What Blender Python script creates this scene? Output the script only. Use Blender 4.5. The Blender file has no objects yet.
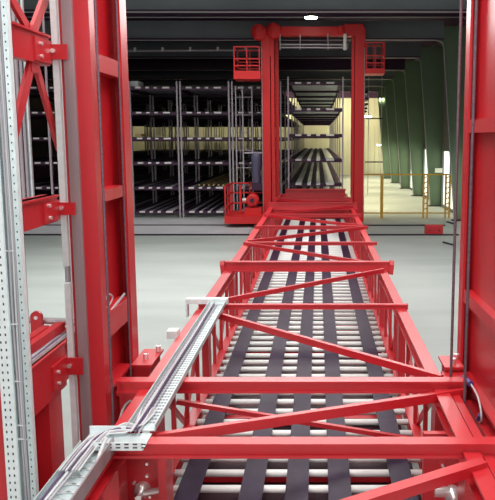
import bpy, math, random
from mathutils import Vector, Matrix
random.seed(4)
S = bpy.context.scene
COL = S.collection

# ---------------------------------------------------------------- camera
F = 700.0; CX = 318.0; CY = 238.0; HC = 2.42
TH = math.atan((CY - 138.4) / F)
cam = bpy.data.cameras.new('camera')
cam.sensor_fit = 'AUTO'; cam.sensor_width = 36.0
cam.lens = F / 500.0 * 36.0
cam.shift_x = -(CX - 247.5) / 500.0
cam.shift_y = -(250.0 - CY) / 500.0
cam.clip_start = 0.05; cam.clip_end = 200
co = bpy.data.objects.new('camera', cam); COL.objects.link(co)
co.location = (0, 0, HC); co.rotation_euler = (math.radians(90) - TH, 0, 0)
S.camera = co
# ---------------------------------------------------------------- world and lights
S.view_settings.view_transform = 'Standard'; S.view_settings.look = 'None'
S.view_settings.exposure = 0.18; S.view_settings.gamma = 1.0
S.view_settings.use_curve_mapping = False
w = bpy.data.worlds.new('hall_world'); S.world = w; w.use_nodes = True
w.node_tree.nodes['Background'].inputs[0].default_value = (0.40, 0.14, 0.42, 1)
w.node_tree.nodes['Background'].inputs[1].default_value = 0.09

def area(name, loc, target, sx, sy, power, color, spread=180):
    l = bpy.data.lights.new(name, 'AREA'); l.shape = 'RECTANGLE'; l.size = sx; l.size_y = sy
    l.energy = power; l.color = color; l.spread = math.radians(spread)
    o = bpy.data.objects.new(name, l); COL.objects.link(o); o.location = loc
    d = Vector(target) - Vector(loc)
    o.rotation_euler = d.to_track_quat('-Z', 'Y').to_euler()
    return o
WHITE = (1.0, 0.97, 0.95); COOL = (0.9, 1.0, 0.98); WARM = (1.0, 0.93, 0.66)
area('hall_fill_near', (0.0, 5.0, 5.9), (0.0, 5.6, 0), 5.0, 7.0, 420, WHITE, 150)  # near, middle and left: unseen area lights added overhead
area('hall_fill_middle', (-1.5, 12.5, 5.9), (-1.5, 12.5, 0), 9.0, 5.5, 330, WHITE, 118)
area('sheen_fill_row', (-0.3, 15.4, 5.5), (0.0, 4.0, 1.0), 7.0, 1.6, 115, WHITE, 105)  # unseen panel light added to give the red beam tops a sheen
area('hall_fill_left', (-7.0, 8.0, 5.6), (-4.6, 9.5, 0), 5.0, 8.0, 230, COOL, 140)
area('softbox_camera_side', (2.2, -3.0, 4.4), (-0.4, 6.0, 1.3), 3.2, 2.0, 70, WHITE, 130)  # this and camera_left: unseen photographer's softboxes added behind the camera
area('softbox_camera_left', (-2.4, -3.4, 3.2), (-0.2, 6.0, 1.6), 2.4, 2.0, 90, WHITE, 130)
FILL_LAMPS = [(1.50, 24.4), (1.80, 28.2), (2.06, 32.4), (2.34, 36.8), (2.60, 41.0)]
for lx, ly in FILL_LAMPS: area('fill_back_aisle', (lx, ly, 3.88), (lx + .25, ly, 0), .3, 1.3, 95, (1.0, 0.88, 0.55), 105)  # area lights added to brighten the aisle floor and lower frame legs
area('fill_back_wall', (0.0, 43.0, 5.0), (0.0, 47.0, 2.4), 8.0, 0.8, 260, WARM, 150)  # both back wall lights are unseen, added to brighten the cream wall
area('fill_back_wall', (-7.0, 43.0, 5.0), (-7.0, 47.0, 2.4), 7.0, 0.8, 240, WARM, 150)
area('rack_front_fill', (-4.5, 17.6, 5.9), (-4.5, 20.6, 1.0), 11.0, 1.2, 110, WHITE, 85)  # unseen light added to brighten the rack fronts and kerb

# ---------------------------------------------------------------- helpers
def P(px, py, y):
    """world point seen at a measured place of the photograph, y metres in front of the camera"""
    u = (px - CX) / F; v = (CY - py) / F
    dy = math.cos(TH) + v * math.sin(TH); dz = -math.sin(TH) + v * math.cos(TH)
    t = y / dy
    return Vector((u * t, y, HC + dz * t))

def mat(name, col, rough=0.5, metal=0.0, emit=0.0, noise=0.0, scale=6.0, bump=0.0, coat=0.0, ecol=None, spec=0.5, stretch=None):
    m = bpy.data.materials.new(name); m.use_nodes = True
    nt = m.node_tree; b = nt.nodes['Principled BSDF']
    b.inputs['Base Color'].default_value = (*col, 1); b.inputs['Roughness'].default_value = rough
    b.inputs['Metallic'].default_value = metal
    b.inputs['Specular IOR Level'].default_value = spec
    if coat: b.inputs['Coat Weight'].default_value = coat; b.inputs['Coat Roughness'].default_value = 0.25
    if emit:
        b.inputs['Emission Color'].default_value = (*(ecol or col), 1); b.inputs['Emission Strength'].default_value = emit
    if noise or bump:
        tc = nt.nodes.new('ShaderNodeTexCoord'); n = nt.nodes.new('ShaderNodeTexNoise')
        n.inputs['Scale'].default_value = scale; n.inputs['Detail'].default_value = 5
        if stretch:
            mp = nt.nodes.new('ShaderNodeMapping'); mp.inputs['Scale'].default_value = stretch
            nt.links.new(tc.outputs['Object'], mp.inputs[0]); nt.links.new(mp.outputs[0], n.inputs['Vector'])
        else:
            nt.links.new(tc.outputs['Object'], n.inputs['Vector'])
        if noise:
            r = nt.nodes.new('ShaderNodeValToRGB')
            r.color_ramp.elements[0].position = 0.3; r.color_ramp.elements[1].position = 0.7
            r.color_ramp.elements[0].color = (*[c * (1 - noise) for c in col], 1)
            r.color_ramp.elements[1].color = (*[min(1, c * (1 + noise)) for c in col], 1)
            nt.links.new(n.outputs['Fac'], r.inputs[0]); nt.links.new(r.outputs[0], b.inputs['Base Color'])
        if bump:
            bp = nt.nodes.new('ShaderNodeBump'); bp.inputs['Strength'].default_value = bump; bp.inputs['Distance'].default_value = 0.01
            nt.links.new(n.outputs['Fac'], bp.inputs['Height']); nt.links.new(bp.outputs[0], b.inputs['Normal'])
    return m
M = dict(
    red=mat('red_paint', (0.55, 0.006, 0.015), 0.5, noise=0.06, scale=3, spec=0.7, coat=0.4),
    red_far=mat('red_paint_orange', (0.66, 0.014, 0.016), 0.45),
    galv=mat('galvanised_steel', (0.60, 0.70, 0.71), 0.42, 0.35, noise=0.10, scale=25),
    galv_white=mat('bright_galvanised', (0.80, 0.87, 0.88), 0.45, 0.1, noise=0.06, scale=30),
    steel=mat('grey_guide_steel', (0.46, 0.40, 0.42), 0.35, 0.5, noise=0.2, scale=8, stretch=(1, 1, .1)),
    gap_dark=mat('dark_gap_sheet', (0.03, 0.006, 0.014), 0.6),
    slot=mat('slot_grey', (0.22, 0.22, 0.24), 0.6),
    hole=mat('dark_hole', (0.03, 0.03, 0.035), 0.8),
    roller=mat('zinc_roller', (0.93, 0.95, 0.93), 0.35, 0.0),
    shaded_roller=mat('shaded_roller', (0.30, 0.27, 0.30), 0.35, 0.4),  # roller colour darkened to stand in for weak light in the left racks
    belt=mat('dark_belt', (0.020, 0.008, 0.032), 0.5, noise=0.35, scale=9, spec=0.28),
    cable_grey=mat('cable_grey', (0.42, 0.40, 0.44), 0.5),
    cable_white=mat('cable_white', (0.62, 0.64, 0.65), 0.5),
    cable_dark=mat('cable_dark', (0.10, 0.05, 0.13), 0.5),
    rope=mat('wire_rope', (0.17, 0.12, 0.15), 0.5, 0.3, noise=0.3, scale=80),
    concrete=mat('floor_concrete', (0.39, 0.425, 0.405), 0.55, noise=0.10, scale=0.8, stretch=(.5, 1.6, 1)),
    kerb=mat('kerb_concrete', (0.50, 0.50, 0.52), 0.6, noise=0.08, scale=2),
    dark=mat('dark_steel', (0.022, 0.008, 0.024), 0.5),
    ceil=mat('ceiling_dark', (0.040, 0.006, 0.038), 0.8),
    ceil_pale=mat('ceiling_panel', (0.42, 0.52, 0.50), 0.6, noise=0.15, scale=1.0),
    rafter=mat('rafter_grey', (0.16, 0.185, 0.20), 0.5, noise=0.2, scale=.5),
    cream=mat('cream_wall', (0.72, 0.68, 0.47), 0.6, noise=0.05, scale=1),
    wall=mat('dark_wall', (0.05, 0.008, 0.045), 0.7),
    sidewall=mat('side_wall_panel', (0.28, 0.26, 0.27), 0.7, noise=0.1),
    green=mat('green_paint', (0.13, 0.20, 0.12), 0.5, noise=0.08, scale=2),
    window=mat('daylit_glazing', (0.9, 0.95, 0.85), 0.3, emit=1.1, ecol=(0.93, 1.0, 0.86)),
    yellow=mat('yellow_paint', (0.72, 0.42, 0.06), 0.45),
    post=mat('rack_post', (0.42, 0.38, 0.42), 0.4, 0.4),
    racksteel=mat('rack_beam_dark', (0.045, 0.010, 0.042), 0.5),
    brass=mat('long_profile', (0.50, 0.36, 0.16), 0.4, 0.2),
    blue=mat('blue_grey_cover', (0.10, 0.10, 0.17), 0.5),
    blue_plug=mat('blue_connector', (0.10, 0.08, 0.30), 0.4),
    lamp=mat('lamp_glow', (1, 1, 1), 0.5, emit=14, ecol=(1, 1, 0.9)),
    pale=mat('pale_sheet', (0.70, 0.75, 0.75), 0.5),
    sign=mat('white_sign', (0.8, 0.8, 0.76), 0.5),
    conduit=mat('conduit_pale', (0.42, 0.38, 0.40), 0.4, 0.2),
    chrome=mat('bright_bolt', (0.85, 0.83, 0.82), 0.25, 0.7),
)

class MB:
    def __init__(s): s.v = []; s.f = []; s.sm = []
    def add(s, vs, fs, smooth=False):
        n = len(s.v); s.v += [tuple(v) for v in vs]
        s.f += [tuple(i + n for i in f) for f in fs]; s.sm += [smooth] * len(fs)
    def box(s, x0, x1, y0, y1, z0, z1):
        x0, x1 = sorted((x0, x1)); y0, y1 = sorted((y0, y1)); z0, z1 = sorted((z0, z1))
        s.add([(x0, y0, z0), (x1, y0, z0), (x1, y1, z0), (x0, y1, z0), (x0, y0, z1), (x1, y0, z1), (x1, y1, z1), (x0, y1, z1)],
              [(0, 3, 2, 1), (4, 5, 6, 7), (0, 1, 5, 4), (1, 2, 6, 5), (2, 3, 7, 6), (3, 0, 4, 7)]); return s
    def prism(s, p, q, poly, up=(0, 0, 1)):
        """poly: (side, up) outline counter-clockwise, swept from p to q"""
        p = Vector(p); q = Vector(q); d = (q - p).normalized(); up = Vector(up)
        if abs(d.dot(up)) > .99: up = Vector((0, 1, 0))
        side = d.cross(up).normalized(); u = side.cross(d).normalized()
        vs = [p + side * a + u * b for a, b in poly] + [q + side * a + u * b for a, b in poly]
        n = len(poly)
        fs = [tuple(range(n)), tuple(range(2 * n - 1, n - 1, -1))] + [(i, i + n, (i + 1) % n + n, (i + 1) % n) for i in range(n)]
        s.add(vs, fs); return s
    def bar(s, p, q, w, h, up=(0, 0, 1), r=0.0):
        a, b = w / 2, h / 2
        if r: poly = [(-a + r, -b), (a - r, -b), (a, -b + r), (a, b - r), (a - r, b), (-a + r, b), (-a, b - r), (-a, -b + r)]
        else: poly = [(-a, -b), (a, -b), (a, b), (-a, b)]
        return s.prism(p, q, poly, up)
    def tube(s, pts, r, n=8):
        pts = [Vector(p) for p in pts]
        rings = []
        prev = None
        for i, p in enumerate(pts):
            d = (pts[min(i + 1, len(pts) - 1)] - pts[max(i - 1, 0)]).normalized()
            ref = prev if prev is not None else (Vector((0, 0, 1)) if abs(d.z) < .9 else Vector((1, 0, 0)))
            a = (ref - d * ref.dot(d)).normalized(); b = d.cross(a); prev = a
            rr = r[i] if isinstance(r, (list, tuple)) else r
            rings.append([p + (a * math.cos(t) + b * math.sin(t)) * rr for t in [2 * math.pi * k / n for k in range(n)]])
        vs = [v for rg in rings for v in rg]
        fs = []
        for i in range(len(pts) - 1):
            for k in range(n):
                fs.append((i * n + k, i * n + (k + 1) % n, (i + 1) * n + (k + 1) % n, (i + 1) * n + k))
        s.add(vs, fs, True)
        m = len(vs)
        s.add(rings[0], [tuple(range(n - 1, -1, -1))]); s.add(rings[-1], [tuple(range(n))]); return s
    def cyl(s, p, q, r, n=16): return s.tube([p, q], r, n)
    def plate(s, pts, t, nrm):
        """flat polygon of thickness t"""
        nrm = Vector(nrm).normalized() * t / 2; n = len(pts)
        vs = [Vector(p) + nrm for p in pts] + [Vector(p) - nrm for p in pts]
        s.add(vs, [tuple(range(n)), tuple(range(2 * n - 1, n - 1, -1))] + [(i, i + n, (i + 1) % n + n, (i + 1) % n) for i in range(n)]); return s
    def build(s, name, m, parent=None, label=None):
        me = bpy.data.meshes.new(name); me.from_pydata(s.v, [], s.f); me.update()
        for p, f in zip(me.polygons, s.sm): p.use_smooth = f
        import bmesh
        bm = bmesh.new(); bm.from_mesh(me); bmesh.ops.recalc_face_normals(bm, faces=bm.faces); bm.to_mesh(me); bm.free()
        me.materials.append(M[m])
        o = bpy.data.objects.new(name, me); COL.objects.link(o)
        if parent is not None:
            o.parent = parent
            root = parent
            off = Vector(parent.location)
            pp = parent.parent
            while pp is not None: off = off + Vector(pp.location); pp = pp.parent
            o.location = -off if parent.parent is None else Vector((0, 0, 0))
        if label: o['label'] = label
        return o

def tag(o, label, cat, group=None):
    o['label'] = label; o['category'] = cat
    if group: o['group'] = group
    return o
def thing(name, label, cat, loc=(0, 0, 0), group=None):
    o = bpy.data.objects.new(name, None); COL.objects.link(o); o.location = loc; o.empty_display_size = .2
    return tag(o, label, cat, group)
def struct(o): o['kind'] = 'structure'; return o
def copy_tree(o, parent=None):
    c = o.copy(); COL.objects.link(c)
    if parent is not None: c.parent = parent
    for ch in list(o.children): copy_tree(ch, c)
    return c
def ipoly(w, h, tf, tw):
    a, b, c = w / 2, h / 2, tw / 2
    return [(-a, -b), (a, -b), (a, -b + tf), (c, -b + tf), (c, b - tf), (a, b - tf), (a, b), (-a, b), (-a, b - tf), (-c, b - tf), (-c, -b + tf), (-a, -b + tf)]

# ================================================================= THE HALL
XR = 4.46; XL = -13.0; YB = 47.0; YF = -6.5; ZC = 6.0
struct(MB().box(XL, XR, YF, YB, -0.1, 0).build('floor', 'concrete'))
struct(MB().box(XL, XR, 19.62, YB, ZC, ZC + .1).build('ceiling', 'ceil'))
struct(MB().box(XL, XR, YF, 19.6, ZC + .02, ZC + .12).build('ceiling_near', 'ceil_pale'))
struct(MB().box(XL - .1, XL, YF, YB, 0, ZC + .1).build('wall_left', 'wall'))
struct(MB().box(XL, XR, YF - .1, YF, 0, ZC + .1).build('wall_near', 'wall'))
struct(MB().box(XL, XR + .1, YB, YB + .1, 5.05, ZC + .1).build('wall_back_upper', 'wall'))
# ribbed cream back wall
b = MB(); x = XL
while x < XR:
    b.box(x, x + .22, YB - .06, YB + .1, 0, 5.05); b.box(x + .22, x + .30, YB, YB + .1, 0, 5.05); x += .30
struct(b.build('wall_back', 'cream'))
# trapezoidal ceiling sheet edge
b = MB(); x = XL
while x < XR - .1:
    b.plate([(x, 19.6, ZC - .04), (x + .05, 19.6, ZC - .17), (x + .12, 19.6, ZC - .17), (x + .17, 19.6, ZC - .04), (x + .17, 19.6, ZC + .01), (x, 19.6, ZC + .01)], .02, (0, 1, 0)); x += .2
struct(b.build('trim_1', 'pale'))
b = MB(); b.box(XL, XR, 19.66, 19.78, ZC - .30, ZC - .0); struct(b.build('trim_2', 'racksteel'))
b = MB(); b.box(XL, XR, 19.60, 19.64, ZC - .345, ZC - .325); struct(b.build('trim_3', 'conduit'))
# kerb slab between the tracks
struct(MB().box(XL, -1.8, 17.45, 20.9, 0, 0.012).build('trim_4', 'kerb'))

# right wall: solid above, glazed openings below between frames
YFR = [16.2, 20.7, 25.2, 29.7, 34.1, 38.5, 42.9]
b = MB(); b.box(XR, XR + .1, YF, 13.0, 0, ZC); b.box(XR, XR + .1, 13.0, YB, 2.05, ZC); b.box(XR, XR + .1, 13, YB, 0, .06)
struct(b.build('wall_right', 'sidewall'))
for i, y in enumerate(YFR):
    y1 = YFR[i + 1] if i + 1 < len(YFR) else YB
    g = struct(MB().box(XR + .03, XR + .06, y + .1, y1 - .1, .06, 2.05).build('window_%d' % (i + 1), 'window'))
    fr = MB(); n = 3
    for k in range(n + 1):
        yy = y + .12 + (y1 - y - .24) * k / n; fr.box(XR - .03, XR + .03, yy - .03, yy + .03, .06, 2.05)
    fr.box(XR - .04, XR + .03, y + .1, y1 - .1, 1.98, 2.08); fr.box(XR - .04, XR + .03, y + .1, y1 - .1, .0, .09)
    o = fr.build('window_frame', 'rafter'); o.parent = g
    struct(MB().box(XR - .01, XR + .12, y - .1, y + .1, .06, 2.05).build('trim_%d' % (10 + i), 'sidewall'))
for i, y in enumerate(YFR):
    t = thing('portal_frame', ['green steel portal frame leg nearest the right mast', 'green tapered portal frame leg nearest the yellow gate',
        'green tapered portal frame leg second behind the yellow railing', 'green tapered portal frame leg third behind the yellow railing',
        'green tapered portal frame leg fourth behind the yellow railing', 'green narrow portal frame leg beside the cream back wall',
        'green portal frame leg farthest back in the hall'][i], 'frame', (4.2, y, 0), 'portal frames along the right wall')
    MB().plate([(4.07, y, 0), (XR - .02, y, 0), (XR - .02, y, 5.6), (3.57, y, 5.6)], .03, (0, 1, 0)).build('web', 'green', t)
    MB().bar((4.07, y, 0), (3.6, y, 5.25), .03, .22, (0, 1, 0)).build('flange', 'green', t)
    MB().box(3.98, XR - .02, y - .14, y + .14, 0, .03).build('base_plate', 'dark', t)
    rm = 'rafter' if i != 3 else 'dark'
    MB().bar((3.6, y, 5.5), (XL + .05, y, 5.5), .06, .50).build('rafter', 'rafter' if i not in (3,) else 'racksteel', t)  # fourth rafter gets a darker colour that stands in for shade
    MB().bar((3.6, y, 5.24), (XL + .05, y, 5.24), .2, .03).build('rafter_flange', 'racksteel', t)
    pts = [(XL + .1, y - .14, 5.19), (3.35, y - .14, 5.19), (3.47, y - .14, 5.17), (3.55, y - .14, 5.11), (3.59, y - .14, 5.0), (4.02, y - .14, .05)]
    MB().tube(pts, .014, 6).build('conduit', 'conduit', t)
for (lx, ly), wd in zip(FILL_LAMPS, ('nearest', 'second nearest', 'middle', 'second farthest', 'farthest')):
    t = thing('added_aisle_lamp', 'added dark lamp housing hidden behind the far right red column, ' + wd + ' of five', 'lamp', (lx, ly, 3.9), 'added aisle lamps behind the far gantry')  # housing added around each made-up aisle light
    MB().box(lx - .17, lx + .17, ly - .68, ly + .68, 3.90, 3.98).build('lamp_housing', 'dark', t)  # housing of the added aisle lamp
    MB().cyl((lx, ly, 3.98), (lx, ly, ZC), .012, 6).build('hanger', 'dark', t)
# pipe run and lamp in the ceiling
t = thing('ceiling_pipe', 'long pale service pipe under the ceiling behind the left mast', 'pipe', (-6, 22.4, 5.1))
a = P(124, 51, 22.4); c = P(262, 50, 22.4)
MB().cyl(a, c, .035, 8).build('pipe', 'conduit', t)
for k in range(5):
    p = a.lerp(c, (k + .4) / 5); MB().box(p.x - .03, p.x + .03, p.y - .05, p.y + .05, p.z - .02, p.z + .1).build('pipe_clip', 'sign', t)
lp = P(311, 18.5, 18.9)
t = thing('ceiling_lamp', 'bright round lamp glowing under the ceiling edge above the red top beam', 'lamp', (lp.x, lp.y, lp.z))
MB().tube([(lp.x, lp.y, lp.z), (lp.x, lp.y, lp.z + .03)], [.15, .17], 20).build('lamp_glass', 'lamp', t)
MB().tube([(lp.x, lp.y, lp.z + .03), (lp.x, lp.y, lp.z + .08), (lp.x, lp.y, ZC + .02)], [.19, .12, .03], 20).build('lamp_housing', 'dark', t)

# floor tracks
for y, lb in ((19.45, 'dark steel floor track nearer the storage racks'), (17.5, 'dark steel floor track nearer the bridge')):
    b = MB(); b.box(XL + .2, -1.9, y - .05, y + .05, 0, .03); b.box(1.35, 3.55, y - .05, y + .05, 0, .03); b.box(-1.9, 1.35, y - .05, y + .05, 0, .03)
    tag(b.build('floor_track', 'dark'), lb, 'rail')

# ================================================================= RACKS
LEV_L = [0.21, 0.95, 1.71, 2.45, 3.22, 3.96]; LEV_R = [0.30, 1.06, 1.80, 2.55, 3.32, 4.10]
YR0, YR1 = 21.5, 45.5
BELT = [-.405, -.2, -.035, .13, .385]
def make_rack(x0, x1, levels, label):
    W = x1 - x0; xc = (x0 + x1) / 2
    t = thing('storage_rack', label, 'rack', (xc, YR0, 0), 'long roller storage racks')
    for sx in (x0 + .03, x1 - .03):
        y = YR0
        first = None
        while y < YR1 + .1:
            h = levels[-1] + (.16 if y == YR0 else .1)
            MB().box(sx - .022, sx + .022, y - .03, y + .03, 0, h).build('upright', 'post', t); y += 3.0
    bed = MB(); y = YR0 + .12
    while y < YR1 - .05:
        bed.tube([(x0 + .1, y, -.03), (x1 - .1, y, -.03)], .024, 7); y += .26
    bedo = None; beltos = None
    for z in levels:
        f = MB()
        f.box(x0 + .05, x1 - .05, YR0 - .03, YR0 + .02, z - .10, z - .01)
        for sx in (x0 + .085, x1 - .085): f.box(sx - .02, sx + .02, YR0, YR1, z - .09, z + .01)
        y = YR0 + 3
        while y < YR1: f.box(x0 + .05, x1 - .05, y - .03, y + .03, z - .13, z - .06); y += 3
        fo = f.build('shelf_frame', 'racksteel', t)
        if bedo is None:
            bedo = bed.build('roller_bed', 'shaded_roller' if x0 < -1.5 else 'roller', fo); bedo['kind'] = 'stuff'; o = bedo
        else:
            o = bedo.copy(); COL.objects.link(o); o.parent = fo
        o.location = (0, 0, z)
        for i, bx in enumerate(BELT):
            wv = W * (.095)
            MB().box(xc + bx * W - wv / 2, xc + bx * W + wv / 2, YR0 - .035, YR1, z - .005, z + .004).build('belt', 'belt', fo)
    # bright roller ends showing in the front beams
    for z in levels:
        edges = [(-.46 + .1, -.25), (-.15, -.085), (.015, .08), (.19, .33)]
        for a, c in edges:
            MB().box(xc + a * W, xc + c * W, YR0 - .06, YR0 - .03, z - .055, z - .008).build('roller_end', 'sign', t)
    return t
xs = [-10.4, -8.85, -7.27, -5.70, -4.18, -2.62, -1.06]
names = ['farthest left bay of the tall storage racks', 'storage rack bay seen through the leftmost red frame', 'storage rack bay behind the left red mast',
         'storage rack bay just right of the left red mast', 'middle storage rack bay between the left mast and the far gantry', 'storage rack bay behind the red operator platform']
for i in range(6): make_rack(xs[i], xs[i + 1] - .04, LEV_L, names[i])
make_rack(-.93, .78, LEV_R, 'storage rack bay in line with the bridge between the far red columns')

# long profiles stored on a shelf
for k, wd in enumerate(('rightmost', 'second from the right', 'third from the right', 'third from the left', 'second from the left', 'leftmost')):
    x = -2.95 - k * .15
    o = MB().bar((x, YR0 + .3, .98), (x, YR0 + 14 - k * .6, .98), .05, .05).build('long_profile', 'brass')
    tag(o, 'yellowish long profile on the rack behind the platform, ' + wd + ' of six', 'profile', 'long profiles on the second shelf')
# goods on shelves
for (px, py, wd, hh, cm, lb) in ((132, 87.5, 15, 6, 'pale', 'pale wrapped package on top of the rack beside the left mast'), (139, 136.5, 6, 2.5, 'brass', 'small brown box on a middle shelf beside the left mast'),
                                 ):
    p = P(px, py, YR0 + .3); s = YR0 / F
    o = MB().box(p.x - wd * s / 2, p.x + wd * s / 2, YR0 + .2, YR0 + .8, p.z, p.z + hh * s).build('package', cm); tag(o, lb, 'package')
# access ladders in front of racks
for px, lb in ((244, 'pale steel access ladder at the rack left of the far gantry'), ):
    t = thing('rack_ladder', lb, 'ladder', (P(px, 200, 21.0).x, 21.1, 0))
    for d in (-.20, .0, .28):
        x = P(px, 200, 21.1).x + d
        MB().box(x - .018, x + .018, 21.08, 21.12, 0, 3.95).build('rail', 'post', t)
    x = P(px, 200, 21.1).x
    for k in range(7): MB().box(x - .2, x + .28, 21.09, 21.11, .5 + .52 * k, .52 + .52 * k).build('rung', 'post', t)

# ================================================================= FAR GANTRY
YG = 19.9
g = thing('far_gantry', 'red far portal of the storage machine with top beam and baskets', 'gantry', (0, YG, 0))
def colm(px0, px1, y0, y1, z0, z1, m='red_far', name='column'):
    x0 = P(px0, 138, y0).x; x1 = P(px1, 138, y0).x
    return MB().box(x0, x1, y0, y1, z0, z1).build(name, m, g)
colm(262, 270.5, YG, YG + .45, .05, 5.3); colm(271.5, 274.5, YG + .06, YG + .4, .05, 5.25, name='column_flange')
colm(275.5, 279, YG + .5, YG + .7, .05, 5.2, name='rear_column')
colm(354.5, 364.5, YG, YG + .45, .05, 5.45); colm(351.3, 353.8, YG + .06, YG + .4, .05, 5.3, name='column_flange')
for px in (262.6, 363.9):
    x = P(px, 138, YG).x
    MB().tube([(x, YG - .03, .3), (x, YG - .03, 4.9)], .012, 6).build('column_cable', 'conduit', g)
def zy(py, y): return P(318, py, y).z
MB().box(P(281, 30, YG).x, P(352, 30, YG).x, YG, YG + .3, zy(35.5, YG), zy(26.5, YG)).build('top_beam', 'red_far', g)
MB().box(P(344, 30, YG).x, P(363, 30, YG).x, YG - .02, YG + .4, zy(36, YG), zy(24, YG)).build('beam_end_block', 'red_far', g)
MB().box(P(264, 30, YG).x, P(272, 30, YG).x, YG + .05, YG + .35, zy(56, YG), zy(34, YG)).build('drum_bracket', 'red_far', g)
for px, py in ((258.5, 32), (273.5, 30.5), (341, 29.5)):
    c = P(px, py, YG - .12); r = .205 if px < 300 else .10
    o = MB().tube([(c.x, c.y - .05, c.z), (c.x, c.y - .05, c.z), (c.x, c.y + .3, c.z)], [r * .9, r, r], 28).build('pulley', 'red_far', g)
    MB().cyl((c.x, c.y - .09, c.z), (c.x, c.y - .04, c.z), r * .3, 12).build('pulley_hub', 'red_far', o)
for py in (44.5, 47.5):
    a = P(281, py, YG - .05); c = P(348, py + .3, YG - .05); MB().cyl(a, c, .022, 8).build('tie_rod', 'conduit', g)
for px in (280, 300, 328, 345):
    a = P(px, 34, YG - .05); c = P(px, 50, YG - .05); MB().cyl(a, c, .018 if px != 345 else .05, 8).build('hanger', 'steel' if px != 345 else 'sign', g)
def basket(pxa, pxb, ytop, yt0, yt1, dpt):
    x0 = P(pxa, 60, YG).x; x1 = P(pxb, 60, YG).x; zt = zy(yt0, YG); zb = zy(yt1, YG); zr = zy(ytop, YG)
    MB().box(x0, x1, YG - dpt, YG + .4, zb, zt).build('basket_tray', 'red_far', g)
    f = MB()
    for z in (zr, (zr + zt) / 2, zt + (zr - zt) * .22):
        f.bar((x0 + .02, YG - dpt + .02, z), (x1 - .02, YG - dpt + .02, z), .03, .03)
        f.bar((x0 + .02, YG + .38, z), (x1 - .02, YG + .38, z), .03, .03)
        xo = x0 if pxa < 300 else x1
        xo = xo + (.02 if pxa < 300 else -.02)
        f.bar((xo, YG - dpt, z), (xo, YG + .4, z), .03, .03)
    for x in (x0 + .02, x1 - .02, (x0 + x1) / 2):
        for y in (YG - dpt + .02, YG + .38): f.box(x - .015, x + .015, y - .015, y + .015, zt, zr)
    f.build('basket_railing', 'red_far', g)
basket(235.5, 261.5, 49, 72.5, 80.5, .5); basket(365, 384, 44, 69.5, 74.5, .3)
# operator platform low at the left column
x0 = P(224, 200, 18.9).x; x1 = P(264, 200, 18.9).x
pl = MB().box(x0, x1, 18.9, 20.5, .12, .32).build('platform', 'red_far', g)
f = MB()
for (x, y) in ((x0 + .03, 18.93), (x0 + .03, 19.5), (x0 + .03, 20.0), (x0 + .03, 20.45), (x0 + .55, 20.45)):
    f.box(x - .02, x + .02, y - .02, y + .02, .32, 1.15)
for z in (1.13, .85, .55):
    f.bar((x0 + .03, 18.93, z), (x0 + .03, 20.45, z), .04, .04); f.bar((x0 + .03, 20.45, z), (x1, 20.45, z), .04, .04)
f.box(x0 + .3, x0 + .36, 19.9, 20.0, .32, 1.1)
f.build('platform_railing', 'red_far', g)
c = P(252.5, 200, 19.6)
dr = MB().tube([(c.x, 19.45, c.z), (c.x, 19.46, c.z), (c.x, 19.85, c.z)], [.13, .17, .17], 24).build('drive_drum', 'red_far', g)
MB().cyl((c.x, 19.41, c.z), (c.x, 19.46, c.z), .06, 14).build('drum_hub', 'racksteel', dr)
MB().cyl((c.x - .28, 19.6, c.z), (c.x - .17, 19.6, c.z), .05, 12).build('drum_shaft', 'sign', g)
MB().box(c.x - .2, c.x + .25, 19.4, 19.9, .32, .5).build('drum_stand', 'red_far', g)
# blue-grey drive unit on post
u = thing('drive_unit', 'blue-grey covered drive unit beside the far left red column', 'motor', (P(256, 180, 20.2).x, 20.2, .9))
pc = P(257, 155, 20.2)
def up_at(py): return zy(py, 20.2)
b = MB(); x = pc.x
b.tube([(x - .02, 20.2, up_at(184)), (x - .01, 20.2, up_at(178)), (x - .04, 20.2, up_at(172)), (x, 20.2, up_at(164)), (x - .02, 20.2, up_at(158)), (x, 20.2, up_at(154)), (x + .02, 20.2, up_at(152))],
       [.10, .13, .12, .15, .16, .15, .08], 14)
b.build('cover', 'blue', u)
MB().tube([(x + .1, 20.3, up_at(187)), (x + .1, 20.3, up_at(156))], .05, 10).build('support_post', 'post', u)
MB().box(x - .35, x + .2, 20.1, 20.34, up_at(153.5), up_at(152)).build('top_arm', 'post', u)
MB().box(x - .16, x + .16, 20.05, 20.35, up_at(190), up_at(183)).build('foot', 'racksteel', u)

# ================================================================= YELLOW RAILING, RED BOX
YY = 21.4
t = thing('safety_railing', 'yellow horizontal safety railing across the aisle right of the far gantry', 'railing', (2.5, YY, 0))
MB().bar(P(352, 174.5, YY), P(449, 174.5, YY), .045, .045).build('top_rail', 'yellow', t)
MB().bar(P(352, 213, YY), P(449, 213, YY), .035, .035).build('bottom_rail', 'yellow', t)
for px, wd in ((382, .09), ):
    x = P(px, 180, YY).x; MB().box(x - wd / 2, x + wd / 2, YY - .03, YY + .03, 0, 1.3).build('post', 'yellow', t)
for px, lb in ((425.5, 'yellow folded mesh gate post left in front of the green frames'), (447.5, 'yellow folded mesh gate post right beside the right mast')):
    t = thing('gate_post', lb, 'gate post', (P(px, 180, YY).x, YY, 0))
    x = P(px, 180, YY).x
    for d in (-.06, .06): MB().box(x + d - .025, x + d + .025, YY - .1, YY - .04, 0, 1.33).build('upright', 'yellow', t)
    z = .25
    while z < 1.3: MB().bar((x - .08, YY - .12, z), (x + .08, YY - .12, z + .1), .02, .03).build('lattice_bar', 'yellow', t); z += .16
b = MB(); p = P(433.5, 233.5, 17.8)
t = thing('buffer_box', 'small red box on the floor at the end of the track', 'box', (p.x, 17.8, 0))
MB().prism((p.x - .22, 17.8, .115), (p.x + .22, 17.8, .115), [(-.12, -.115), (.12, -.115), (.12, .08), (.09, .115), (-.09, .115), (-.12, .08)]).build('box_body', 'red', t)
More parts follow.
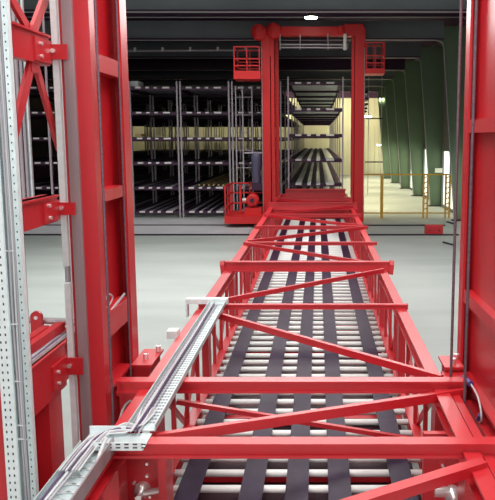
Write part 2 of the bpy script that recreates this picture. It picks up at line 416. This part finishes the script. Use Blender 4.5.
for dx in (-.12, .12): MB().cyl((p.x + dx, 17.66, .11), (p.x + dx, 17.69, .11), .02, 8).build('bolt', 'dark', t)
for (a, c, lb) in (((443, 243, 0), (454, 246, 0), 'dark thin offcut strip on the floor left of the right mast'), ((447, 222, 0), (456, 224.5, 0), 'dark stacked strip on the floor beyond the red box')):
    y0 = HC * F / (a[1] - 138.4) ; 
    A = P(a[0], a[1], y0); C = P(c[0], c[1], HC * F / (c[1] - 138.4)); A.z = C.z = .02
    tag(MB().bar(A, C, .03, .03).build('metal_strip', 'dark'), lb, 'strip')
sp = P(439, 170.5, 24.9)
tag(MB().box(sp.x - .13, sp.x + .13, 24.95, 24.98, sp.z - .08, sp.z + .08).build('wall_sign', 'sign'), 'small white blank sign fixed on a green portal frame leg', 'sign')
# lamp fittings on the cream wall region
for px, py, lb in ((368, 116.5, 'glowing lamp fitting beside the far right red column high up'), (380, 145, 'smaller glowing lamp fitting low on the cream back wall')):
    p = P(px, py, 44); tag(MB().tube([(p.x - .2, 44, p.z), (p.x + .2, 44, p.z)], .06 if py < 120 else .035, 10).build('wall_lamp', 'lamp'), lb, 'lamp')
t = thing('barrier_frame', 'thin dark frame standing before the cream back wall', 'frame', (P(376, 162, 30).x, 30, 0))
for px in (368, 381): 
    x = P(px, 160, 30).x; MB().box(x - .015, x + .015, 29.98, 30.02, 0, 5.0).build('upright', 'conduit', t)
for py in (118.5, 162): 
    MB().bar(P(365, py, 30), P(383, py, 30), .05, .05).build('crossbar', 'dark', t)

# ================================================================= BRIDGE
ZT = HC - 1.50; ZD = HC - 2.15
br = thing('conveyor_bridge', 'red trussed lifting bridge with roller and belt deck running away from the camera', 'conveyor bridge', (-.1, 11, 0))
NY = [3.28, 4.15, 6.08, 7.97, 9.85, 11.65, 13.5, 15.3, 17.2, 18.9]
YS, YE = 2.2, 19.2
def chord(x0, x1, y0, y1, z0, z1, nm):
    a = (x1 - x0) / 2; b = (z1 - z0) / 2; t_ = .014
    # channel open to the inside
    return MB().prism(((x0 + x1) / 2, y0, (z0 + z1) / 2), ((x0 + x1) / 2, y1, (z0 + z1) / 2), ipoly(a * 2, b * 2, t_, .02)).build(nm, 'red', br)
chord(-1.075, -.98, YS, YE, ZT - .10, ZT, 'top_chord'); chord(.70, .785, YS, YE, ZT - .10, ZT, 'top_chord')
chord(-1.02, -.94, YS, YE, ZD - .10, ZD - .01, 'bottom_chord'); chord(.70, .78, YS, YE, ZD - .10, ZD - .01, 'bottom_chord')
# light angle on the outside of the left chord
for side in (-1, 1):
    x = -1.0 if side < 0 else .745
    zt = ZT - .10; zb = ZD - .01
    for i, y in enumerate(NY):
        MB().box(x - .03, x + .03, y - .075, y + .075, zb, zt).build('truss_post', 'red', br)
    for i in range(len(NY) - 1):
        a, c = NY[i], NY[i + 1]; L = c - a
        if L < 1.2: fr = [(.5,)]; 
        for tt in ((.25, .5, .75) if L > 1.2 else (.5,)):
            y = a + L * tt; MB().box(x - .015, x + .015, y - .016, y + .016, zb, zt).build('truss_strut', 'red', br)
        if L > 1.2:
            m = (a + c) / 2
            MB().bar((x + .02 * side, m, zb), (x + .02 * side, a + L * .08, zt), .03, .03).build('truss_diagonal', 'red', br)
            MB().bar((x + .02 * side, m, zb), (x + .02 * side, c - L * .08, zt), .03, .03).build('truss_diagonal', 'red', br)
# cross beams on top
def beam(y, xa, xb, hgt, wid, zc, nm='cross_beam'):
    return MB().prism((xa, y, zc), (xb, y, zc), ipoly(wid, hgt, .014, wid * .55)).build(nm, 'red', br)
XO, XI = -1.07, .86
beam(3.24, -1.07, .98, .075, .085, ZT + .005)
beam(4.10, -1.22, .90, .075, .085, ZT + .01)
beam(6.08, -1.06, .80, .045, .05, ZT + .02)
b3 = beam(7.95, -1.07, .82, .115, .09, ZT + .04)
beam(9.85, -1.06, .84, .045, .06, ZT + .02)
beam(11.65, -1.06, .84, .06, .06, ZT + .02)
beam(13.5, -1.06, .84, .06, .07, ZT + .02)
beam(15.3, -1.08, .86, .16, .10, ZT + .03)
beam(17.2, -1.06, .84, .08, .08, ZT + .02)
for x, sgn in ((-1.07, -1), (.82, 1)):
    MB().prism((x, 7.95, ZT + .04), (x + .05 * sgn, 7.95, ZT + .035), [(-.07, -.085), (.06, -.085), (.06, .03), (.03, .065), (-.05, .065), (-.07, .03)]).build('beam_end_cap', 'red', br)
# end transom
MB().box(-.86, .72, 18.5, 18.62, ZT - .1, ZT + .14).build('end_transom', 'red', br)
MB().box(-.86, .74, 18.45, 18.7, ZT + .14, ZT + .17).build('end_transom', 'red', br)
MB().box(-1.08, .80, 19.1, 19.2, ZD - .1, ZT).build('end_panel', 'red', br)
# zig-zag bracing between cross beams
def lace(p, q, w_=.035, h_=.05, z=None):
    z = ZT + .0 if z is None else z
    return MB().bar((p[0], p[1], z), (q[0], q[1], z), w_, h_).build('diagonal_brace', 'red', br)
L, R = -1.0, .76
lace((-.92, 3.36), (.88, 4.05), .035, .055, ZT - .02)
lace((L, 5.98), (.78, 4.24), .035, .05, ZT + .0)
lace((L, 6.18), (.74, 7.80), .03, .045, ZT + .02)
lace((L, 9.75), (.74, 8.05), .03, .045, ZT + .03)
lace((L, 9.95), (R, 11.55), .035, .05, ZT + .03)
lace((L, 13.4), (R, 11.75), .035, .05, ZT + .03)
lace((L, 13.6), (R, 15.2), .035, .05, ZT + .03)
lace((L, 17.0), (R, 15.4), .035, .05, ZT + .03)
# nearest diagonal with its end at the right chord
lace((.765, 3.07), (-.78, 2.16), .06, .05, ZT - .0)
# low thin bracing rods over the deck
MB().bar((-.95, 4.50, .67), (.66, 4.66, .33), .035, .03).build('low_brace', 'red', br)
# red cross members under the deck
for y in [2.7, 3.4, 3.75] + [q - .5 for q in NY[2:]] + [q + .45 for q in NY[1:-1]]:
    MB().box(-.94, .70, y - .035, y + .035, .06, .12).build('deck_beam', 'red', br)
MB().bar((-.9, 3.0, .10), (.68, 3.6, .10), .05, .04).build('deck_brace', 'red', br)
MB().bar((.68, 3.0, .10), (-.4, 3.4, .10), .05, .04).build('deck_brace', 'red', br)
# rollers
XRL, XRR = -.955, .71
ro = MB().tube([(XRL, 0, 0), (XRL + .002, 0, 0), (XRR - .002, 0, 0), (XRR, 0, 0)], [.012, .0240, .0240, .012], 14)
r0 = ro.build('roller', 'roller', br); ys = []
y = 3.3
k = 0
while y < 18.9:
    o = r0 if k == 0 else r0.copy()
    if k: COL.objects.link(o)
    o.location = Vector((0, y, ZD - .035)) - Vector(br.location); y += .21; k += 1
MB().box(-.93, .69, 2.9, 18.4, .035, .045).build('under_roller_sheet', 'gap_dark', br)  # dark sheet added below the rollers, darkens the gaps between them
# belts
for xc in (-.80, -.41, -.13, .135, .535):
    wv = .142
    MB().box(xc - wv / 2, xc + wv / 2, 2.9, 18.9, ZD - .010, ZD - .002).build('belt', 'belt', br)
# carriage side beams at the near right, and brackets to masts
b = MB(); b.box(.80, .848, 2.6, 4.14, ZT - .12, ZT - .02); b.build('carriage_beam', 'red', br)
b = MB(); b.box(.81, .95, 4.30, 4.45, ZT - .20, ZT - .02); b.build('carriage_bracket', 'red', br)
MB().box(.85, .955, 4.45, 4.64, ZT - .16, ZT + .0).build('guide_bracket', 'red', br)
MB().box(.83, .96, 4.42, 4.67, ZT + .0, ZT + .015).build('guide_bracket', 'red', br)
MB().box(-1.23, -1.12, 4.50, 4.80, ZT - .16, ZT + .0).build('guide_bracket', 'red', br)
MB().box(-1.24, -1.10, 4.47, 4.83, ZT + .0, ZT + .015).build('guide_bracket', 'red', br)
MB().box(-1.22, -1.05, 4.12, 4.34, ZT - .2, ZT - .06).build('carriage_bracket', 'red', br)
MB().box(-1.23, -1.04, 4.10, 4.36, ZT - .06, ZT - .045).build('carriage_bracket', 'red', br)
for (x, y, z) in ((-1.17, 4.6, ZT + .03), (-1.12, 4.75, ZT + .04), (.90, 4.50, ZT + .03), (.94, 4.60, ZT + .03), (-1.14, 4.15, ZT - .03)):
    o = MB().tube([(x, y, z - .02), (x, y, z + .02)], .018, 8).build('bolt', 'chrome', br)
# end mechanism plates below the near beam
def hub(cx, cz, y, r):
    o = MB().tube([(cx, y, cz), (cx, y - .02, cz), (cx, y - .05, cz), (cx, y - .06, cz), (cx, y - .10, cz)], [r, r, r * .75, r * .4, r * .35], 18).build('bearing', 'chrome', br)
    return o
MB().box(-1.02, -.79, 3.42, 3.46, .25, ZT - .06).build('end_plate', 'red', br)
MB().box(-.80, -.76, 3.30, 3.46, .2, ZT - .04).build('end_post', 'red', br)
MB().box(-1.08, -1.02, 3.30, 3.46, .2, ZT - .04).build('end_post', 'red', br)
p = P(142, 491, 3.40); hub(p.x, p.z, 3.42, .045)
MB().tube([(p.x, 3.37, p.z), (p.x + .13, 3.36, p.z + .03)], .018, 8).build('shaft', 'chrome', br)
for (px, py) in ((147, 464), (147, 476), (123, 465), (120, 473), (123, 477), (120, 485), (134, 483), (149, 488), (124, 491), (150, 497), (136, 497)):
    q = P(px, py, 3.41); MB().cyl((q.x, 3.42, q.z), (q.x, 3.405, q.z), .008, 8).build('bolt', 'chrome', br)
p = P(452, 493, 3.6)
MB().box(.58, .80, 3.64, 3.68, .3, ZT - .1).build('end_plate', 'red', br)
hub(p.x, p.z, 3.6, .05); MB().tube([(p.x - .1, 3.58, p.z + .02), (p.x + .08, 3.58, p.z + .01)], .03, 10).build('shaft', 'chrome', br)
q = P(444, 469, 3.6); MB().cyl((q.x, 3.64, q.z), (q.x, 3.60, q.z), .012, 8).build('bolt', 'chrome', br)

# ================================================================= CABLE TRAYS
def tray_mb(p, q, w_, h_, up=(0, 0, 1), ladder=False):
    """perforated U tray: bottom + two side lips as one swept outline"""
    a = w_ / 2; t_ = .004
    poly = [(-a, 0), (a, 0), (a, h_), (a - t_, h_), (a - t_, t_), (-a + t_, t_), (-a + t_, h_), (-a, h_)]
    return MB().prism(p, q, poly, up)
def cable(parent, pts, r, m):
    """smooth cable through points"""
    pts = [Vector(p) for p in pts]; out = []
    for i in range(len(pts) - 1):
        p0 = pts[max(i - 1, 0)]; p1 = pts[i]; p2 = pts[i + 1]; p3 = pts[min(i + 2, len(pts) - 1)]
        for k in range(6):
            t_ = k / 6; out.append(.5 * ((2 * p1) + (-p0 + p2) * t_ + (2 * p0 - 5 * p1 + 4 * p2 - p3) * t_ * t_ + (-p0 + 3 * p1 - 3 * p2 + p3) * t_ ** 3))
    out.append(pts[-1]); return MB().tube(out, r, 6).build('cable', m, parent)
ZK = ZT + .05
def slots_bottom(xa, xb, y0, y1, z, n):
    b = MB(); y = y0
    while y < y1:
        for k in range(n):
            x = xa + (xb - xa) * (k + .5) / n
            b.box(x - .006, x + .006, y, y + .018, z + .0041, z + .005)
        y += .045
    return b
def slots_side(x, y0, y1, z, dx):
    b = MB(); y = y0
    while y < y1: b.box(x - dx, x + dx, y, y + .022, z - .005, z + .005); y += .05
    return b
# upper tray along the left chord
t = thing('cable_tray', 'grey perforated cable tray lying along the left chord of the bridge', 'cable tray', (-.885, 5, ZK))
tray_mb((-.885, 3.33, ZK), (-.885, 6.05, ZK), .145, .035).build('tray', 'galv', t)
slots_bottom(-.95, -.82, 3.42, 6.0, ZK, 8).build('perforations', 'slot', t)['kind'] = 'stuff'
for k in range(7):
    x = -.945 + .02 * k if k < 4 else -.925 + .012 * (k - 4)
    cable(t, [(x + random.uniform(-.003, .003), 3.28 + .45 * j, ZK + .012 + .008 * (k % 3)) for j in range(7)], .0042, ['cable_grey', 'cable_white', 'cable_dark', 'cable_grey'][k % 4])
MB().box(-1.17, -.80, 6.04, 6.12, ZK + .0, ZK + .045).build('end_bracket', 'galv_white', t)
MB().box(-1.17, -1.155, 6.04, 6.12, ZK - .12, ZK).build('end_bracket', 'galv_white', t)
MB().box(-1.15, -1.07, 5.16, 5.26, ZK - .06, ZK - .0).build('clip', 'galv_white', t)
# jog piece across the near beam
t = thing('cable_tray', 'short galvanised tray corner crossing sideways on the nearest red beam', 'cable tray', (-1.0, 3.45, ZK))
b = MB(); b.plate([(-1.135, 3.13, ZK - .005), (-.825, 3.13, ZK - .005), (-.825, 3.31, ZK - .005), (-1.135, 3.31, ZK - .005)], .004, (0, 0, 1)); b.build('tray', 'galv', t)
MB().box(-1.055, -.825, 3.12, 3.124, ZK - .005, ZK + .035).build('side_lip', 'galv_white', t)
sl = MB()
for k in range(6): 
    for dz in (.045, .062): sl.box(-1.03 + .04 * k, -1.01 + .04 * k, 3.116, 3.12, ZK - .035 + dz - .002, ZK - .035 + dz + .003)
sl.build('perforations', 'hole', t)['kind'] = 'stuff'
MB().box(-1.135, -.955, 3.31, 3.316, ZK - .005, ZK + .035).build('side_lip', 'galv_white', t)
for k in range(7):
    o = .014 * k
    cable(t, [(-1.125 + o, 2.87, ZK + .02), (-1.125 + o, 3.12, ZK + .015), (-1.09 + o * .8, 3.24 + o * .5, ZK + .02), (-1.0 + o * .4, 3.27 + o, ZK + .015 + .003 * k), (-.93 + o * .5, 3.32 + o * .6, ZK + .015), (-.94 + o, 3.57, ZK + .025)],
          0.0045, ['cable_white', 'cable_grey', 'cable_white', 'cable_dark'][k % 4])
# lower tray towards the camera
t = thing('cable_tray', 'grey mesh-bottomed cable tray in the lower left corner with loose white cables', 'cable tray', (-1.06, 3.0, ZK))
tray_mb((-1.06, 2.1, ZK - .03), (-1.06, 3.18, ZK - .03), .155, .05).build('tray', 'galv', t)
mb = MB(); y = 2.15
k = 0
while y < 3.16:
    mb.bar((-1.12, y, ZK - .022), (-1.0, y + .03 * (1 if k % 2 else -1), ZK - .022), .010, .004); y += .035; k += 1
mb.build('tray_mesh', 'cable_white', t)['kind'] = 'stuff'
MB().box(-.983, -.975, 2.1, 3.18, ZK - .04, ZK + .035).build('side_rail', 'steel', t)
for k in range(3):
    cable(t, [(-1.115 + .012 * k, 2.1, ZK - .015), (-1.12 + .014 * k, 2.5, ZK - .0), (-1.11 + .02 * k, 2.9, ZK + .01), (-1.10 + .014 * k, 3.18, ZK + .015)], .006, ['cable_dark', 'cable_white', 'cable_grey'][k])
cable(t, [(-.985, 2.90, ZK - .01), (-.99, 2.98, ZK + .02), (-1.0, 3.08, ZK + .035), (-1.02, 3.2, ZK + .02)], .009, 'cable_white')

# vertical riser tray at the left edge
t = thing('cable_riser', 'tall galvanised perforated cable riser standing at the left edge', 'cable tray', (-1.45, 3.2, 0))
y = 3.2
def xat(px): return P(px, 138.4, y).x
xr = xat(15.0); xl = xat(-16)
ZR0, ZR1 = .2, 4.6
MB().box(xr - .006, xr, y, y + .035, ZR0, ZR1).build('side_flange', 'galv_white', t)
MB().box(xr - .026, xr - .001, y - .003, y, ZR0, ZR1).build('front_lip', 'galv', t)
MB().box(xl + .0, xr, y + .031, y + .035, ZR0, ZR1).build('back_plate', 'galv', t)
MB().box(xl - .0, xl + .062, y - .003, y, ZR0, ZR1).build('front_flange', 'galv_white', t)
MB().box(xl + .062, xl + .066, y - .0, y + .035, ZR0, ZR1).build('side_web', 'galv', t)
h1 = MB(); z = .5
while z < 4.0:
    h1.box(xl + .014, xl + .020, y - .0045, y - .003, z, z + .012); h1.box(xl + .038, xl + .044, y - .0045, y - .003, z + .0, z + .012)
    h1.box(xr - .017, xr - .012, y - .0045, y - .003, z + .01, z + .018); z += .037
h1.build('perforations', 'hole', t)['kind'] = 'stuff'
for k in range(6):
    x = xl + .078 + .0125 * k * 1.0
    if x > xr - .012: break
    cable(t, [(x + .004 * math.sin(j * 1.7 + k), y + .012 + .008 * (k % 2) + .006 * math.sin(j + k), ZR0 + .45 * j) for j in range(10)], .0062, ['cable_grey', 'cable_white', 'cable_grey', 'galv', 'cable_grey', 'cable_white'][k])
for z in (1.27, 1.05, .98, 1.55, 1.9):
    MB().box(xl + .066, xr - .02, y + .005, y + .012, z, z + .006).build('cable_tie', 'cable_white', t)
# outer red upright behind riser
# ================================================================= LEFT MAST
lm = thing('left_mast', 'tall red near mast with side lattice at the left of the bridge', 'mast', (-1.35, 4.3, 0))
XM = -1.25; Y0, Y1 = 3.95, 4.72; ZM = 4.9
MB().box(XM - .085, XM, Y0, Y0 + .02, 0, ZM).build('front_flange', 'red', lm)
MB().box(XM - .015, XM, Y0 + .02, Y0 + .09, 0, ZM).build('front_lip', 'red', lm)
MB().box(XM - .10, XM - .085, Y0 + .02, Y1 - .02, 0, ZM).build('web', 'red', lm)
MB().box(XM - .085, XM, Y1 - .02, Y1, 0, ZM).build('rear_flange', 'red', lm)
MB().box(XM - .015, XM + .005, Y1 - .17, Y1 - .02, 0, ZM).build('rear_lip', 'red', lm)
for z0, z1 in ((2.80, 2.90), (2.05, 2.12), (1.23, 1.38), (.9, .92), (3.6, 3.75)):
    MB().box(XM - .085, XM - .005, Y0 + .09, Y1 - .17, z0, z1).build('stiffener', 'red', lm)
xg = XM - .085
MB().box(xg - .058, xg, Y0 - .02, Y0 + .03, 0, ZM).build('guide_rail', 'steel', lm)
MB().box(xg - .078, xg - .058, Y0 - .00, Y0 + .05, 0, ZM).build('side_flange', 'red', lm)
for z0, z1 in ((0.1, 1.60), (1.70, ZM)):
    MB().box(xg - .115, xg - .083, Y0 - .03, Y0 - .0, z0, z1).build('marker_strip', 'galv_white', lm)
# side lattice frame
XF = -1.46
MB().box(XF - .16, XF - .02, 3.27, 3.37, 0, ZM).build('near_upright', 'red', lm)
def sb(zt, zb, ya, yb, nm='side_beam', w_=.05, bz=None):
    MB().box(XF - w_, XF, ya, yb, zb, zt).build(nm, 'red', lm)
    MB().box(XF - w_ - .03, XF + .015, ya, yb, zt - .012, zt).build('beam_flange', 'red', lm)
    if bz: zb, zt = bz
    q = MB().box(XF, XF + .012, yb - .22, yb + .0, zb + .01, zt - .03); q.box(XF, xg - .025, Y0 - .05, Y0 - .036, zb + .035, zt - .045); q.box(XF, XF + .012, yb, Y0 - .036, zb + .035, zt - .045); q.build('bracket_plate', 'red', lm)
    for dz in (.035, .10): 
        MB().cyl((XF + .012, yb - .15, zb + dz), (XF + .022, yb - .15, zb + dz), .011, 8).build('bolt', 'chrome', lm)
    MB().cyl((xg - .1, Y0 - .05, (zt + zb) / 2), (xg - .1, Y0 - .062, (zt + zb) / 2), .013, 8).build('bolt', 'chrome', lm)
sb(2.97, 2.81, 3.37, 3.91); sb(2.11, 1.96, 3.37, 3.91); sb(1.27, 1.00, 3.37, 3.91, bz=(1.03, 1.21))
# lattice diagonals, X crossing at the upper beam
def dg(pa, pb, ya, yb):
    A = Vector((XF - .03, ya, P(pa[0], pa[1], ya).z)); B = Vector((XF - .03, yb, P(pb[0], pb[1], yb).z))
    MB().bar(A, B, .02, .065, (1, 0, 0)).build('lattice_diagonal', 'red', lm)
def dz(ya, za, yb, zb, wd=.06):
    MB().bar((XF - .03, ya, za), (XF - .03, yb, zb), wd, .02, (1, 0, 0)).build('lattice_diagonal', 'red', lm)
yc = 3.75
dz(3.75, 2.95, 3.30, 3.235, .05); dz(3.75, 2.95, 4.12, 3.34, .06)
dz(3.75, 2.84, 3.36, 2.29, .065); dz(3.76, 2.84, 4.06, 2.36, .05)
MB().box(XF - .045, XF - .015, yc - .05, yc + .05, 2.76, 3.0).build('gusset', 'red', lm)
# lower box, tray and shackle
MB().box(XF - .12, XF - .08, 3.4, 3.9, 1.05, 1.36).build('rear_plate', 'red', lm)
MB().bar((XF - .09, 3.2, 1.31), (XF - .05, 4.0, 1.33), .05, .05).build('upper_rail', 'red', lm)
tr = tray_mb((XF + .02 - .06, 3.2, 1.275), (XF - .04, 3.98, 1.275), .07, .02).build('small_cable_tray', 'galv', lm)
for k in range(4): cable(lm, [(XF - .065 + .016 * k, 3.2 + .2 * j, 1.29 + .004 * math.sin(j * 2 + k)) for j in range(5)], .006, ['cable_dark', 'cable_white', 'cable_grey', 'cable_dark'][k])
MB().box(XF - .10, XF - .02, 3.68, 3.87, 0.0, 1.0).build('lower_post', 'red', lm)
MB().box(XF - .16, XF - .1, 3.4, 3.80, 0.02, 1.02).build('lower_panel', 'red', lm)
q0 = P(37, 322, 4.3)
b = MB(); pts = []
for k in range(17):
    a_ = math.pi * k / 16; pts.append((q0.x + .036 * math.cos(a_), 4.3, q0.z + .035 + .036 * math.sin(a_)))
pts += [(q0.x - .04, 4.3, q0.z - .14), (q0.x + .04, 4.3, q0.z - .14)]
b.plate(pts, .025, (0, 1, 0)).build('lifting_lug', 'red', lm)
MB().cyl((q0.x, 4.286, q0.z + .03), (q0.x, 4.282, q0.z + .03), .012, 10).build('lug_hole', 'sign', lm)
MB().cyl((q0.x - .1, 4.36, q0.z - .0), (q0.x + .24, 4.36, q0.z - .02), .022, 12).build('cross_pipe', 'steel', lm)
MB().box(q0.x - .06, q0.x + .2, 4.2, 4.5, q0.z - .35, q0.z - .09).build('lug_base', 'red', lm)
# thin vertical conduits behind lattice
for px, y, r, z0, z1, m_ in ((49.5, 4.6, .008, .0, 4.6, 'cable_grey'), (25, 4.4, .010, 1.9, 4.8, 'cable_grey'), (29.5, 4.4, .012, 1.9, 4.8, 'galv'), (61, 4.5, .020, .3, 4.8, 'cable_grey'), (65, 4.4, .008, .3, 4.8, 'galv_white'), (20.5, 4.1, .012, 2.0, 4.8, 'cable_grey')):
    x = P(px, 138, y).x; MB().tube([(x, y, z0 if z0 > .1 else 2.0), (x, y, z1)], r, 8).build('conduit_pipe', m_, lm)

# small cable loop in the mast recess, bracket cable
cable(lm, [(XM - .05, 4.12, 1.38), (XM - .04, 4.14, 1.44), (XM - .04, 4.22, 1.47), (XM - .04, 4.3, 1.43), (XM - .05, 4.24, 1.39), (XM - .05, 4.14, 1.40)], .005, 'cable_white')
MB().bar((XM - .02, Y0 + .12, 1.36), (XM - .02, Y1 - .22, 1.41), .01, .012).build('small_tray', 'galv', lm)
cable(lm, [(-1.2, 4.0, .62), (-1.2, 4.05, .74), (-1.16, 4.12, .82), (-1.02, 4.16, .83)], .008, 'cable_white')

# ================================================================= RIGHT MAST
rm_ = thing('right_mast', 'tall red near mast at the right edge of the picture', 'mast', (1.05, 4.4, 0))
XN = .965; Ya, Yb = 3.3, 4.70
MB().box(XN, XN + .06, Yb - .02, Yb, 0, ZM).build('rear_flange', 'red', rm_)
MB().box(XN - .004, XN + .012, Yb - .14, Yb - .02, 0, ZM).build('rear_lip', 'red', rm_)
MB().box(XN + .06, XN + .075, Ya, Yb, 0, ZM).build('web', 'red', rm_)
MB().box(XN, XN + .06, Ya, Ya + .02, 0, ZM).build('front_flange', 'red', rm_)
for z0, z1 in ((2.455, 2.535), (3.4, 3.5), (.84, .86)):
    MB().box(XN + .004, XN + .06, Ya + .02, Yb - .14, z0, z1).build('stiffener', 'red', rm_)
MB().bar((XN + .03, Yb - .14, 1.385), (XN + .03, Ya, 1.40), .055, .08).build('stiffener', 'red', rm_)
cable(rm_, [(XN - .01, 4.2, ZT - .02), (XN - .01, 4.0, ZT - .03), (XN - .01, 3.9, ZT - .12), (XN - .01, 4.0, ZT - .2), (XN - .02, 4.2, ZT - .32)], .006, 'cable_white')
MB().tube([(XN - .03, 4.32, ZT - .02), (XN - .01, 4.2, ZT - .02)], .02, 10).build('plug', 'blue_plug', rm_)
MB().tube([(XN - .012, 3.93, ZT - .11), (XN - .012, 3.97, ZT - .16)], .012, 10).build('plug', 'blue_plug', rm_)
MB().box(XN - .02, XN + .06, 3.4, 4.3, .3, ZT - .16).build('lower_box', 'red', rm_)

# ================================================================= WIRE ROPES
def rope(pa, pb, y, r, lb):
    x = P(pa, 138, y).x
    A = P(pa, 0, y); B = P(pb, 0, y); 
    tag(MB().tube([(x, y, .5), (x, y, 4.9)], r, 8).build('wire_rope', 'rope'), lb, 'rope', None)
rope(101, 0, 3.94, .007, 'thin wire rope hanging before the left red mast, its left rope')
rope(121.5, 0, 4.41, .006, 'thin wire rope hanging along the right edge of the left mast')
rope(457.5, 0, 4.22, .009, 'wire rope hanging free just left of the right mast')
rope(472.5, 0, 3.95, .009, 'wire rope hanging in front of the right mast')
